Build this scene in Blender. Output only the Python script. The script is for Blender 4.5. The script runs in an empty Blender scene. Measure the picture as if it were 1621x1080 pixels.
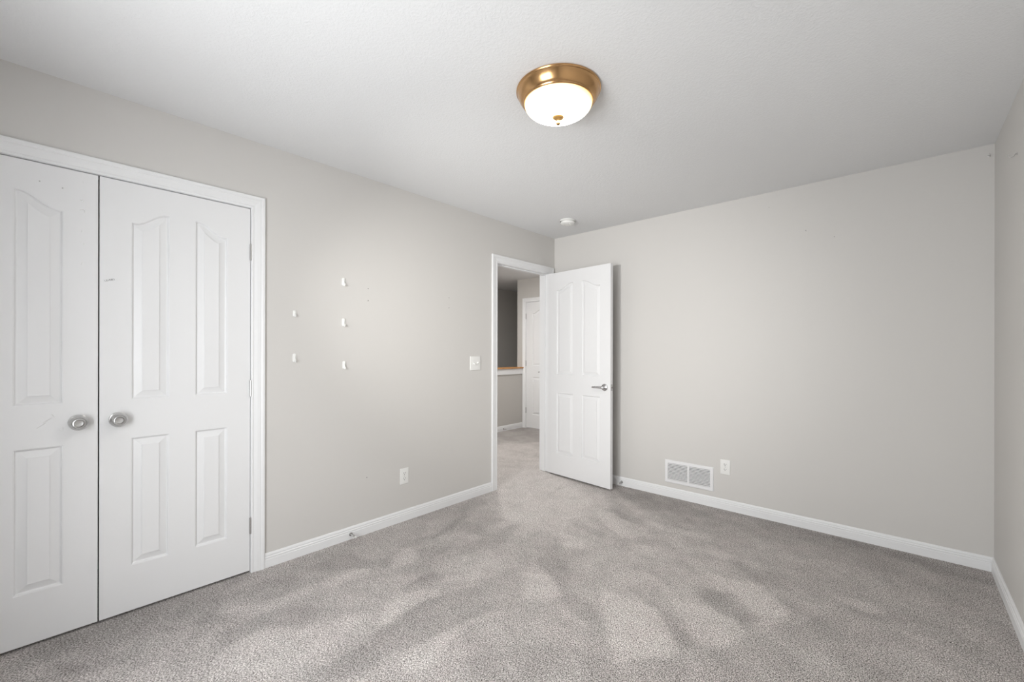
import bpy, bmesh, math, random
from math import sin, cos, pi, radians
from mathutils import Vector, Matrix

random.seed(7)
SC = bpy.context.scene
COL = SC.collection

# ------------------------------------------------------------------ camera, world, lights, exposure
W, BACK, H = 3.108, -4.20, 2.44            # room: x 0..W, y BACK..0, z 0..H
cam_d = bpy.data.cameras.new('camera')
cam = bpy.data.objects.new('camera', cam_d)
COL.objects.link(cam)
cam_d.sensor_width = 36.0
cam_d.lens = 678.99 / 1621 * 36.0
cam_d.shift_y = 16.35 / 1621
cam_d.clip_start = 0.02
YAW = radians(42.295)
cam.matrix_world = (Matrix.Translation((2.7198, -3.6546, 1.2516)) @ Matrix.Rotation(YAW, 4, 'Z')
                    @ Matrix.Rotation(pi / 2, 4, 'X') @ Matrix.Rotation(radians(0.104), 4, 'Z'))
SC.camera = cam

SC.view_settings.view_transform = 'Standard'
SC.view_settings.look = 'None'
SC.view_settings.gamma = 1.0
SC.view_settings.use_curve_mapping = False
SC.view_settings.exposure = 0.11

wd = bpy.data.worlds.new('overcast_sky')
SC.world = wd
wd.use_nodes = True
wd.node_tree.nodes['Background'].inputs[0].default_value = (0.93, 0.96, 1.0, 1)
wd.node_tree.nodes['Background'].inputs[1].default_value = 2.0


def light(name, kind, loc, energy, color=(1, 1, 1), rot=(0, 0, 0), **kw):
    d = bpy.data.lights.new(name, kind)
    d.energy = energy
    d.color = color
    for k, v in kw.items():
        setattr(d, k, v)
    o = bpy.data.objects.new(name, d)
    o.location = loc
    o.rotation_euler = rot
    COL.objects.link(o)
    return o


WX0, WX1, WZ0, WZ1 = 1.15, 2.20, 0.50, 1.82   # window in the wall behind the camera
# the camera's own flash, standing beside the window and aimed at the far wall
light('camera_flash', 'SPOT', (1.12, -4.02, 1.68), 172, (1.0, 0.985, 0.96), rot=(radians(87), 0, radians(9)),
      shadow_soft_size=0.04, spot_size=radians(62), spot_blend=1.0)
# daylight entering by the window (just outside the glass)
light('window_daylight', 'AREA', ((WX0 + WX1) / 2, BACK - 0.22, (WZ0 + WZ1) / 2), 69, (0.96, 0.98, 1.0),
      rot=(pi / 2, 0, 0), shape='RECTANGLE', size=WX1 - WX0 - 0.08, size_y=WZ1 - WZ0 - 0.08)
# the upstairs hall: its ceiling light, and added fill from its windowless end
light('hall_ceiling_light', 'AREA', (-1.05, 0.10, 2.37), 32, (1.0, 0.98, 0.95), shape='DISK', size=0.30)
light('hall_end_fill', 'AREA', (-1.62, -2.25, 1.75), 6.5, (1.0, 0.98, 0.95),
      rot=(pi / 2, 0, 0), shape='RECTANGLE', size=0.7, size_y=1.3, spread=radians(70))

# ------------------------------------------------------------------ materials
def nodes_of(name):
    m = bpy.data.materials.new(name)
    m.use_nodes = True
    nt = m.node_tree
    return m, nt, nt.nodes['Principled BSDF']


def N(nt, t, **kw):
    n = nt.nodes.new(t)
    for k, v in kw.items():
        if k in n.inputs.keys():
            n.inputs[k].default_value = v
        else:
            setattr(n, k, v)
    return n


def ramp(nt, stops):
    r = nt.nodes.new('ShaderNodeValToRGB')
    e = r.color_ramp.elements
    while len(e) < len(stops):
        e.new(0.5)
    for i, (p, c) in enumerate(stops):
        e[i].position = p
        e[i].color = c if len(c) == 4 else (*c, 1)
    return r


def plain(name, color, rough=0.5, metal=0.0, scale=0, strength=0.1, dist=0.001, stretch=(1, 1, 1), spec=0.5, var=0.0, detail=3.0):
    m, nt, b = nodes_of(name)
    b.inputs['Base Color'].default_value = (*color, 1)
    b.inputs['Roughness'].default_value = rough
    b.inputs['Metallic'].default_value = metal
    b.inputs['Specular IOR Level'].default_value = spec
    if scale:
        tc = N(nt, 'ShaderNodeTexCoord')
        mp = N(nt, 'ShaderNodeMapping')
        mp.inputs['Scale'].default_value = stretch
        nt.links.new(tc.outputs['Object'], mp.inputs['Vector'])
        n = N(nt, 'ShaderNodeTexNoise', Scale=scale, Detail=detail, Roughness=0.55)
        nt.links.new(mp.outputs[0], n.inputs['Vector'])
        bp = N(nt, 'ShaderNodeBump', Strength=strength, Distance=dist)
        nt.links.new(n.outputs['Fac'], bp.inputs['Height'])
        nt.links.new(bp.outputs[0], b.inputs['Normal'])
        if var:
            r = ramp(nt, [(0.3, tuple(c * (1 - var) for c in color)), (0.7, tuple(min(1, c * (1 + var)) for c in color))])
            nt.links.new(n.outputs['Fac'], r.inputs[0])
            nt.links.new(r.outputs[0], b.inputs['Base Color'])
    return m


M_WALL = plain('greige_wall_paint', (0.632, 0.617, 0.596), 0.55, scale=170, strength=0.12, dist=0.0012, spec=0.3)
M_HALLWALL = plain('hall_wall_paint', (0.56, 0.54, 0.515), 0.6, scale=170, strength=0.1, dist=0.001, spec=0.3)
M_TRIM = plain('white_trim_paint', (0.81, 0.815, 0.822), 0.38, scale=9, strength=0.10, dist=0.0012, stretch=(4, 4, 22), spec=0.4)
M_BASE = plain('white_baseboard_paint', (0.81, 0.815, 0.822), 0.38, scale=9, strength=0.14, dist=0.0012, stretch=(0.8, 0.8, 34), spec=0.4, var=0.03)
M_DOOR = plain('white_door_paint', (0.785, 0.788, 0.794), 0.36, scale=11, strength=0.10, dist=0.0010, stretch=(22, 22, 0.7), spec=0.4, detail=4)
M_PLASTIC = plain('white_plastic', (0.82, 0.82, 0.80), 0.35, scale=40, strength=0.02, dist=0.0005)
M_VENT = plain('white_enamel', (0.80, 0.80, 0.81), 0.4, scale=60, strength=0.03, dist=0.0005)
M_DARK = plain('dark_cavity', (0.02, 0.02, 0.02), 0.9, scale=30, strength=0.05)
M_SLOT = plain('slot_shade', (0.05, 0.05, 0.05), 0.8, scale=30, strength=0.05)
M_HOLE = plain('pin_hole', (0.16, 0.15, 0.14), 0.9, scale=200, strength=0.1)
M_NICKEL = plain('satin_nickel', (0.56, 0.555, 0.55), 0.30, 1.0, scale=220, strength=0.04, dist=0.0003)
M_CHROME = plain('polished_chrome', (0.62, 0.62, 0.63), 0.14, 1.0, scale=60, strength=0.01, dist=0.0003)
M_BRONZE = plain('dull_hinge_metal', (0.34, 0.33, 0.32), 0.35, 1.0, scale=120, strength=0.04, dist=0.0003)
M_FINIAL = plain('aged_brass', (0.115, 0.062, 0.014), 0.5, 0.0, scale=60, strength=0.03, dist=0.0003)
M_BRASS = plain('brushed_copper_bronze', (0.58, 0.345, 0.16), 0.21, 1.0, scale=30, strength=0.05, dist=0.0004, stretch=(1, 1, 22))
M_OAK = plain('honey_oak', (0.56, 0.27, 0.09), 0.4, scale=14, strength=0.15, dist=0.001, stretch=(9, 0.8, 9), var=0.18)
M_INK = plain('black_ink', (0.03, 0.03, 0.03), 0.6, scale=60, strength=0.02)
M_GLUE = plain('dried_glue', (0.80, 0.80, 0.78), 0.3, scale=90, strength=0.1)
M_RUBBER = plain('white_rubber', (0.75, 0.75, 0.72), 0.6, scale=50, strength=0.05)


def make_ceiling():
    m, nt, b = nodes_of('knockdown_ceiling_paint')
    b.inputs['Base Color'].default_value = (0.775, 0.78, 0.785, 1)
    b.inputs['Roughness'].default_value = 0.75
    b.inputs['Specular IOR Level'].default_value = 0.2
    tc = N(nt, 'ShaderNodeTexCoord')
    n = N(nt, 'ShaderNodeTexNoise', Scale=95, Detail=3.0, Roughness=0.5, Distortion=0.6)
    nt.links.new(tc.outputs['Object'], n.inputs['Vector'])
    r = ramp(nt, [(0.40, (0, 0, 0)), (0.62, (1, 1, 1))])
    nt.links.new(n.outputs['Fac'], r.inputs[0])
    bp = N(nt, 'ShaderNodeBump', Strength=0.28, Distance=0.0018)
    nt.links.new(r.outputs[0], bp.inputs['Height'])
    nt.links.new(bp.outputs[0], b.inputs['Normal'])
    return m


M_CEIL = make_ceiling()


def make_carpet():
    m, nt, b = nodes_of('cut_pile_carpet')
    L = nt.links.new
    b.inputs['Roughness'].default_value = 0.95
    b.inputs['Specular IOR Level'].default_value = 0.05
    tc = N(nt, 'ShaderNodeTexCoord')
    mp = N(nt, 'ShaderNodeMapping')
    mp.inputs['Rotation'].default_value = (0, 0, radians(35))
    mp.inputs['Scale'].default_value = (1.0, 0.68, 1.0)
    L(tc.outputs['Object'], mp.inputs['Vector'])
    P = tc.outputs['Object']
    # tufts
    t1 = N(nt, 'ShaderNodeTexNoise', Scale=255, Detail=2.5, Roughness=0.62, Distortion=0.5)
    L(mp.outputs[0], t1.inputs['Vector'])
    hue = N(nt, 'ShaderNodeTexNoise', Scale=5.5, Detail=3)
    L(P, hue.inputs['Vector'])
    tuft = ramp(nt, [(0.32, (0.050, 0.045, 0.043)), (0.42, (0.225, 0.210, 0.203)), (0.52, (0.475, 0.454, 0.444)), (0.65, (0.84, 0.82, 0.81))])
    L(t1.outputs['Fac'], tuft.inputs[0])
    # tone of the pile: vacuum strokes, broad areas and small scuffs
    tone = N(nt, 'ShaderNodeAttribute', attribute_name='pile_tone')
    pn = N(nt, 'ShaderNodeTexNoise', Scale=7.0, Detail=4, Distortion=0.5)
    L(P, pn.inputs['Vector'])
    pm = N(nt, 'ShaderNodeMapRange')
    pm.inputs['From Min'].default_value = 0.3
    pm.inputs['From Max'].default_value = 0.7
    pm.inputs['To Min'].default_value = -0.40
    pm.inputs['To Max'].default_value = 0.40
    L(pn.outputs['Fac'], pm.inputs['Value'])
    ad0 = N(nt, 'ShaderNodeMath', operation='ADD')
    L(tone.outputs['Fac'], ad0.inputs[0])
    L(pm.outputs[0], ad0.inputs[1])
    gain = N(nt, 'ShaderNodeMapRange')
    gain.inputs['From Min'].default_value = -1.0
    gain.inputs['From Max'].default_value = 1.0
    gain.inputs['To Min'].default_value = 0.77
    gain.inputs['To Max'].default_value = 1.26
    L(ad0.outputs[0], gain.inputs['Value'])
    mul = N(nt, 'ShaderNodeVectorMath', operation='SCALE')
    L(tuft.outputs[0], mul.inputs[0])
    L(gain.outputs[0], mul.inputs['Scale'])
    hr = ramp(nt, [(0.35, (1.018, 0.988, 0.978)), (0.65, (1.004, 0.992, 0.975))])
    L(hue.outputs['Fac'], hr.inputs[0])
    m2 = N(nt, 'ShaderNodeVectorMath', operation='MULTIPLY')
    L(mul.outputs[0], m2.inputs[0])
    L(hr.outputs[0], m2.inputs[1])
    L(m2.outputs[0], b.inputs['Base Color'])
    bp = N(nt, 'ShaderNodeBump', Strength=0.6, Distance=0.008)
    L(t1.outputs['Fac'], bp.inputs['Height'])
    L(bp.outputs[0], b.inputs['Normal'])
    return m


M_CARPET = make_carpet()


def make_lamp_glass():
    m, nt, b = nodes_of('lit_alabaster_glass')
    L = nt.links.new
    b.inputs['Base Color'].default_value = (0.9, 0.86, 0.75, 1)
    b.inputs['Roughness'].default_value = 0.25
    tc = N(nt, 'ShaderNodeTexCoord')
    sep = N(nt, 'ShaderNodeSeparateXYZ')
    L(tc.outputs['Object'], sep.inputs[0])
    mr = N(nt, 'ShaderNodeMapRange')
    mr.inputs['From Min'].default_value = -0.062   # rim of the bowl, farthest from the bulbs
    mr.inputs['From Max'].default_value = -0.118
    L(sep.outputs['Z'], mr.inputs['Value'])
    r = ramp(nt, [(0.0, (1.0, 0.60, 0.14)), (0.30, (1.0, 0.78, 0.36)), (0.55, (1.0, 0.93, 0.80)), (1.0, (1.0, 0.96, 0.88))])
    L(mr.outputs[0], r.inputs[0])
    st = N(nt, 'ShaderNodeMapRange')
    st.inputs['To Min'].default_value = 1.1
    st.inputs['To Max'].default_value = 110.0
    pw = N(nt, 'ShaderNodeMath', operation='POWER')
    pw.inputs[1].default_value = 4.0
    L(mr.outputs[0], pw.inputs[0])
    L(pw.outputs[0], st.inputs['Value'])
    L(r.outputs[0], b.inputs['Emission Color'])
    L(st.outputs[0], b.inputs['Emission Strength'])
    return m


M_GLOW = make_lamp_glass()


def make_pane():
    m = bpy.data.materials.new('window_glass')
    m.use_nodes = True
    nt = m.node_tree
    nt.nodes.remove(nt.nodes['Principled BSDF'])
    tr = nt.nodes.new('ShaderNodeBsdfTransparent')
    gl = nt.nodes.new('ShaderNodeBsdfGlossy')
    gl.inputs['Roughness'].default_value = 0.02
    mx = nt.nodes.new('ShaderNodeMixShader')
    mx.inputs[0].default_value = 0.07
    nt.links.new(tr.outputs[0], mx.inputs[1])
    nt.links.new(gl.outputs[0], mx.inputs[2])
    nt.links.new(mx.outputs[0], nt.nodes['Material Output'].inputs[0])
    return m


M_PANE = make_pane()

# ------------------------------------------------------------------ mesh helpers
def bm_new():
    return bmesh.new()


def box(bm, lo, hi):
    x0, y0, z0 = lo
    x1, y1, z1 = hi
    v = [bm.verts.new(p) for p in ((x0, y0, z0), (x1, y0, z0), (x1, y1, z0), (x0, y1, z0),
                                   (x0, y0, z1), (x1, y0, z1), (x1, y1, z1), (x0, y1, z1))]
    for f in ((0, 3, 2, 1), (4, 5, 6, 7), (0, 1, 5, 4), (1, 2, 6, 5), (2, 3, 7, 6), (3, 0, 4, 7)):
        bm.faces.new([v[i] for i in f])
    return v


def bevel_box(bm, lo, hi, r=0.002, seg=2):
    b = bmesh.new()
    box(b, lo, hi)
    bmesh.ops.bevel(b, geom=list(b.edges), offset=r, segments=seg, profile=0.6, affect='EDGES')
    merge(bm, b)


def merge(bm, other, mat=None):
    me = bpy.data.meshes.new('tmp')
    other.to_mesh(me)
    other.free()
    if mat is not None:
        me.transform(mat)
    bm.from_mesh(me)
    bpy.data.meshes.remove(me)


def lathe(bm, prof, seg=48, mat=None):
    """revolve (r, h) about local Z; mat places it"""
    b = bmesh.new()
    rings = []
    for r, h in prof:
        if r < 1e-6:
            rings.append([b.verts.new((0, 0, h))])
        else:
            rings.append([b.verts.new((r * cos(2 * pi * k / seg), r * sin(2 * pi * k / seg), h)) for k in range(seg)])
    for a, c in zip(rings, rings[1:]):
        for k in range(seg):
            j = (k + 1) % seg
            if len(a) == 1 and len(c) == 1:
                continue
            if len(a) == 1:
                b.faces.new((a[0], c[k], c[j]))
            elif len(c) == 1:
                b.faces.new((a[k], c[0], a[j]))
            else:
                b.faces.new((a[k], c[k], c[j], a[j]))
    bmesh.ops.recalc_face_normals(b, faces=list(b.faces))
    merge(bm, b, mat)


def tube(bm, pts, rad, seg=10, cap=True):
    """a tube along pts; rad a number or (ra, rb) list per point"""
    pts = [Vector(p) for p in pts]
    n = len(pts)
    rings = []
    up = None
    for i, p in enumerate(pts):
        d = (pts[min(i + 1, n - 1)] - pts[max(i - 1, 0)]).normalized()
        if up is None:
            up = Vector((0, 0, 1)) if abs(d.z) < 0.9 else Vector((1, 0, 0))
        s = d.cross(up)
        s.normalize()
        up2 = s.cross(d)
        up2.normalize()
        up = up2
        r = rad[i] if isinstance(rad, (list, tuple)) else rad
        ra, rb = r if isinstance(r, (list, tuple)) else (r, r)
        rings.append([bm.verts.new(p + s * (ra * cos(2 * pi * k / seg)) + up2 * (rb * sin(2 * pi * k / seg))) for k in range(seg)])
    for a, c in zip(rings, rings[1:]):
        for k in range(seg):
            j = (k + 1) % seg
            bm.faces.new((a[k], a[j], c[j], c[k]))
    if cap:
        bm.faces.new(rings[0][::-1])
        bm.faces.new(rings[-1])


def obj(name, bm, mat, parent=None, loc=(0, 0, 0), rot=(0, 0, 0), smooth=None, recalc=True):
    if recalc:
        bmesh.ops.recalc_face_normals(bm, faces=list(bm.faces))
    me = bpy.data.meshes.new(name)
    bm.to_mesh(me)
    bm.free()
    me.materials.append(mat)
    if smooth is not None:
        for p in me.polygons:
            p.use_smooth = True
        me.set_sharp_from_angle(angle=radians(smooth))
    o = bpy.data.objects.new(name, me)
    COL.objects.link(o)
    o.location = loc
    o.rotation_euler = rot
    if parent is not None:
        o.parent = parent
    return o


def tag(o, label, cat, kind=None, group=None):
    o['label'] = label
    o['category'] = cat
    if kind:
        o['kind'] = kind
    if group:
        o['group'] = group
    return o


def empty(name, loc=(0, 0, 0), rot=(0, 0, 0)):
    o = bpy.data.objects.new(name, None)
    o.empty_display_size = 0.05
    COL.objects.link(o)
    o.location = loc
    o.rotation_euler = rot
    return o


def copy_tree(o, parent=None, loc=None, rot=None):
    c = o.copy()
    COL.objects.link(c)
    if parent is not None:
        c.parent = parent
    if loc is not None:
        c.location = loc
    if rot is not None:
        c.rotation_euler = rot
    for ch in list(o.children):
        copy_tree(ch, c)
    return c


# orientation helpers: lathe axes pointing out of a wall
OUT_X = Matrix.Rotation(pi / 2, 4, 'Y')     # local Z -> +X   (off the closet wall)
OUT_NY = Matrix.Rotation(pi / 2, 4, 'X')    # local Z -> -Y   (off the far wall)

# ------------------------------------------------------------------ shell
T = 0.115                                   # stud wall thickness
CL0, CL1, CLH = -4.098, -2.852, 2.062       # closet opening (rough, lined by the jamb)
DW0, DW1, DWH = -0.880, -0.083, 2.072       # bedroom doorway (rough)
HX = -2.03                                  # hall: outer face of the half wall
HY = 1.70                                   # hall: wall with the hall door
SX = -2.97                                  # stairwell far wall
HD0, HD1, HDH = -1.858, -1.356, 2.072       # hall door opening
HE = -2.40                                  # hall: near end

bm = bm_new()
box(bm, (-T, BACK - T, -0.02), (0, CL0, H))
box(bm, (-T, CL0, CLH), (0, CL1, H))
box(bm, (-T, CL1, -0.02), (0, DW0, H))
box(bm, (-T, DW0, DWH), (0, DW1, H))
box(bm, (-T, DW1, -0.02), (0, 0.12, H))
wall_left = tag(obj('wall_left', bm, M_WALL), 'greige painted wall holding the closet and the bedroom doorway', 'wall', 'structure')

bm = bm_new()
box(bm, (0, 0, -0.02), (W + 0.12, 0.12, H))
wall_far = tag(obj('wall_far', bm, M_WALL), 'greige painted wall with the return air grille low on it', 'wall', 'structure')

bm = bm_new()
box(bm, (W, BACK - 0.12, -0.02), (W + 0.12, 0, H))
tag(obj('wall_right', bm, M_WALL), 'greige wall at the narrow edge of view past the far corner', 'wall', 'structure')

bm = bm_new()
box(bm, (0, BACK - 0.12, -0.02), (WX0, BACK, H))
box(bm, (WX1, BACK - 0.12, -0.02), (W, BACK, H))
box(bm, (WX0, BACK - 0.12, -0.02), (WX1, BACK, WZ0))
box(bm, (WX0, BACK - 0.12, WZ1), (WX1, BACK, H))
tag(obj('wall_back', bm, M_WALL), 'greige wall with the bedroom window opposite the doorway', 'wall', 'structure')

bm = bm_new()
box(bm, (SX - 0.12, BACK - 0.12, H), (W + 0.12, 4.1, H + 0.1))
tag(obj('ceiling', bm, M_CEIL), 'white knockdown textured ceiling over the whole upstairs', 'ceiling', 'structure')

# the carpet: a fine grid that carries the pile's tone (vacuum strokes, broad paler and darker areas), in plan
PILE = [
    (0.9, [(1.569, -1.624), (1.812, -1.647), (1.982, -1.787), (2.033, -1.884), (1.882, -2.092), (1.8, -2.006), (1.603, -1.747)]),
    (0.75, [(1.679, -1.353), (1.918, -1.463), (2.063, -1.454), (2.181, -1.491), (2.222, -1.556), (2.132, -1.769), (2.068, -1.709), (1.881, -1.55)]),
    (0.8, [(1.907, -1.101), (2.137, -1.069), (2.303, -1.203), (2.306, -1.332), (2.265, -1.444), (2.211, -1.37), (2.111, -1.269)]),
    (-0.6, [(1.655, -1.546), (1.88, -1.586), (2.077, -1.755), (2.051, -1.83), (1.982, -1.787), (1.812, -1.647)]),
    (-0.7, [(1.889, -1.294), (2.078, -1.281), (2.217, -1.396), (2.197, -1.477), (2.074, -1.444), (1.926, -1.399)]),
    (-0.2, [(1.882, -2.104), (2.037, -1.893), (2.135, -1.779), (2.219, -1.572), (2.331, -1.37), (2.531, -0.853), (2.58, -1.591), (1.873, -2.232)]),
    (0.8, [(0.894, -0.643), (1.38, -0.778), (1.417, -0.883), (1.338, -1.02), (1.062, -0.877)]),
    (0.6, [(0.961, -1.226), (1.185, -1.222), (1.202, -1.358), (1.088, -1.402)]),
    (0.6, [(1.417, -1.044), (1.583, -1.014), (1.605, -1.133), (1.531, -1.146)]),
    (0.6, [(1.795, -0.763), (1.978, -0.796), (1.959, -0.918), (1.866, -0.871)]),
    (0.4, [(1.335, -0.63), (1.582, -0.56), (1.772, -0.495), (1.773, -0.692), (1.622, -0.698), (1.445, -0.719)]),
    (-0.5, [(1.004, -0.589), (1.335, -0.63), (1.348, -0.734), (1.135, -0.731), (0.92, -0.71)]),
    (-0.4, [(1.494, -0.564), (1.715, -0.511), (1.843, -0.465), (1.732, -0.565), (1.559, -0.616)]),
    (-0.5, [(0.891, -1.031), (1.207, -1.039), (1.242, -1.139), (1.112, -1.125)]),
    (-0.5, [(1.949, -0.85), (2.21, -0.858), (2.281, -1.008), (2.131, -1.061)]),
    (0.6, [(2.454, -0.916), (2.588, -0.869), (2.677, -0.911), (2.666, -0.961), (2.557, -0.967)]),
    (-0.5, [(2.51, -0.976), (2.683, -0.97), (2.662, -1.02), (2.538, -1.036)]),
    (-0.2, [(1.919, -0.037), (2.382, 0.011), (3.097, 0.005), (3.062, -0.227), (2.701, -0.28), (2.327, -0.263), (1.961, -0.229)]),  # darker band beside the far wall
    (-0.4, [(2.704, -0.746), (2.817, -0.715), (2.922, -0.738), (2.816, -0.768)]),
    (0.9, [(0.846, -2.554), (0.791, -2.387), (0.906, -2.223), (0.965, -2.249), (0.95, -2.356), (0.941, -2.468), (0.958, -2.597), (0.932, -2.605)]),
    (-0.7, [(0.759, -2.356), (0.744, -2.128), (0.818, -2.153), (0.845, -2.338), (0.827, -2.392)]),
    (-0.55, [(0.934, -2.557), (0.968, -2.34), (1.043, -2.079), (1.266, -2.175), (1.248, -2.35), (1.206, -2.502), (1.18, -2.643), (1.172, -2.746), (1.001, -2.646)]),
    (0.7, [(1.2, -2.48), (1.256, -2.357), (1.264, -2.226), (1.282, -2.304), (1.289, -2.441), (1.318, -2.603), (1.282, -2.703), (1.213, -2.65)]),
    (0.7, [(1.109, -1.799), (1.24, -1.75), (1.416, -1.86), (1.411, -1.957), (1.316, -2.025)]),
    (-0.5, [(1.076, -1.601), (1.398, -1.778), (1.595, -1.791), (1.805, -2.027), (1.606, -1.949), (1.425, -1.871)]),
    (-0.4, [(1.312, -2.407), (1.553, -2.229), (1.771, -2.083), (1.856, -2.104), (1.865, -2.239), (1.515, -2.556)]),
    (0.7, [(0.396, -2.631), (0.427, -2.402), (0.514, -2.393), (0.509, -2.632)]),
    (0.7, [(0.404, -2.193), (0.401, -2.055), (0.601, -2.172), (0.567, -2.276)]),
    (0.5, [(0.397, -1.84), (0.474, -1.669), (0.659, -1.668), (0.614, -1.833)]),
    (0.4, [(0.665, -2.038), (0.787, -1.764), (1.041, -1.824), (1.05, -1.998), (0.86, -2.17)]),
    (-0.5, [(0.321, -2.374), (0.425, -2.228), (0.531, -2.284), (0.42, -2.408)]),
    (-0.4, [(0.048, -2.515), (0.262, -2.322), (0.377, -2.424), (0.29, -2.619)]),
    (-0.5, [(0.487, -2.091), (0.46, -2.001), (0.576, -1.867), (0.621, -2.051), (0.521, -2.115)]),
    (-0.6, [(0.378, -1.89), (0.205, -1.447), (0.279, -1.465), (0.42, -1.884)]),
    (-0.5, [(0.731, -1.667), (0.621, -1.43), (0.658, -1.322), (0.748, -1.456), (0.785, -1.649)]),
    (-0.5, [(0.964, -1.517), (1.083, -1.409), (1.289, -1.599), (1.403, -1.763), (1.271, -1.755), (1.096, -1.648)]),
    (-0.4, [(-0.014, -1.167), (0.15, -1.122), (0.219, -1.208), (0.208, -1.529)]),
    (0.5, [(0.285, -3.062), (0.386, -2.829), (0.352, -2.482), (0.471, -2.374), (0.432, -2.61), (0.472, -2.824), (0.469, -2.962), (0.356, -3.079)]),
    (-0.5, [(0.467, -3.13), (0.456, -2.924), (0.698, -2.654), (0.739, -2.51), (0.802, -2.628), (0.689, -2.87), (0.585, -2.979), (0.599, -3.092), (0.57, -3.131)]),
    (0.55, [(0.614, -3.131), (0.572, -2.962), (0.712, -2.879), (0.868, -2.584), (0.916, -2.831), (0.978, -2.922), (0.893, -3.066), (0.805, -3.199), (0.752, -3.236)]),
    (-0.55, [(0.009, -3.678), (0.003, -3.383), (0.011, -2.86), (0.117, -3.034), (0.352, -3.115), (0.298, -3.31), (0.422, -3.425), (0.366, -3.596)]),
    (-0.5, [(1.007, -2.873), (1.02, -2.657), (1.172, -2.746), (1.112, -2.921), (1.044, -2.951)]),
    (0.5, [(0.489, -3.432), (0.53, -3.304), (0.673, -3.318), (0.541, -3.437)]),
    (0.9, [(-0.489, -0.481), (0.029, -0.016), (0.865, -0.431), (1.054, -1.26), (0.525, -1.452), (0.14, -1.284)]),  # broad paler area inside the doorway
    (0.7, [(-1.982, 0.077), (-0.955, 0.996), (0.029, -0.016), (-0.368, -1.205)]),  # paler hall carpet nearest the doorway
    (-0.6, [(-1.824, -0.049), (-1.941, 1.706), (-1.514, 1.704), (-0.915, 1.087), (-1.619, -0.211)]),  # darker hall carpet toward the hall door
    (-0.2, [(0.883, -0.007), (3.093, -0.033), (2.987, -0.128), (1.975, -0.292), (0.964, -0.341)]),  # slightly darker along the whole far wall
]


def pile_floor():
    import numpy as np
    st_ = 0.020
    xs = np.arange(-1.97, W + 0.12 + st_, st_)
    ys = np.arange(BACK - 0.12, HY + 0.12 + st_, st_)
    X, Y = np.meshgrid(xs, ys, indexing='ij')
    nx, ny = X.shape
    co = np.stack([X.ravel(), Y.ravel(), np.zeros(nx * ny)], 1)
    from mathutils import noise
    wx = np.array([noise.noise((x * 4.1, y * 4.1, 3.0)) + .5 * noise.noise((x * 11, y * 11, 5.0)) for x, y, _ in co])
    wy = np.array([noise.noise((x * 4.1, y * 4.1, 9.0)) + .5 * noise.noise((x * 11, y * 11, 1.0)) for x, y, _ in co])
    px, py = co[:, 0] + .035 * wx, co[:, 1] + .035 * wy
    tone = np.zeros(nx * ny)
    for val, poly in PILE:
        d2 = np.full(nx * ny, 1e9)
        inside = np.zeros(nx * ny, bool)
        n = len(poly)
        for i in range(n):
            (x0, y0), (x1, y1) = poly[i], poly[(i + 1) % n]
            ex, ey = x1 - x0, y1 - y0
            t = np.clip(((px - x0) * ex + (py - y0) * ey) / (ex * ex + ey * ey + 1e-9), 0, 1)
            d2 = np.minimum(d2, (px - x0 - t * ex) ** 2 + (py - y0 - t * ey) ** 2)
            c = (y0 > py) != (y1 > py)
            inside ^= c & (px < (x1 - x0) * (py - y0) / ((y1 - y0) if abs(y1 - y0) > 1e-9 else 1e-9) + x0)
        sd = np.where(inside, 1, -1) * np.sqrt(d2)
        area = abs(sum(poly[i][0] * poly[(i + 1) % n][1] - poly[(i + 1) % n][0] * poly[i][1] for i in range(n))) / 2
        q = np.clip(sd / (.40 if area > .6 and val > 0 else .035) + .5, 0, 1)
        tone += val * q * q * (3 - 2 * q)
    # fine streaks left by the vacuum, fanning out from the doorway
    for k, (x, y, _) in enumerate(co):
        dx, dy = x + .035 * wx[k] - .30, y + .035 * wy[k] - .25
        a, r = math.atan2(dx, dy), math.hypot(dx, dy)
        tone[k] += .55 * noise.noise((a * 9, r * .8, 2.0)) + .30 * noise.noise((a * 24, r * 1.5, 7.0))
    idx = np.arange(nx * ny).reshape(nx, ny)
    f = np.stack([idx[:-1, :-1], idx[1:, :-1], idx[1:, 1:], idx[:-1, 1:]], -1).reshape(-1, 4)
    me = bpy.data.meshes.new('floor')
    me.from_pydata(co.tolist(), [], f.tolist())
    at = me.attributes.new('pile_tone', 'FLOAT', 'POINT')
    at.data.foreach_set('value', np.clip(tone, -1, 1).astype(np.float32))
    me.materials.append(M_CARPET)
    o = bpy.data.objects.new('floor', me)
    COL.objects.link(o)
    return o


tag(pile_floor(), 'grey beige cut pile carpet with vacuum strokes', 'carpet', 'structure')

# closet interior
bm = bm_new()
box(bm, (-0.735, BACK - 0.12, 0), (-0.69, CL1 + 0.35, H))
box(bm, (-0.69, CL1 + 0.30, 0), (-T, CL1 + 0.35, H))
box(bm, (-0.69, BACK - 0.12, 0), (-T, BACK - 0.08, H))
tag(obj('wall_closet', bm, M_WALL), 'inside walls of the closet behind its double doors', 'wall', 'structure')

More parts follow.
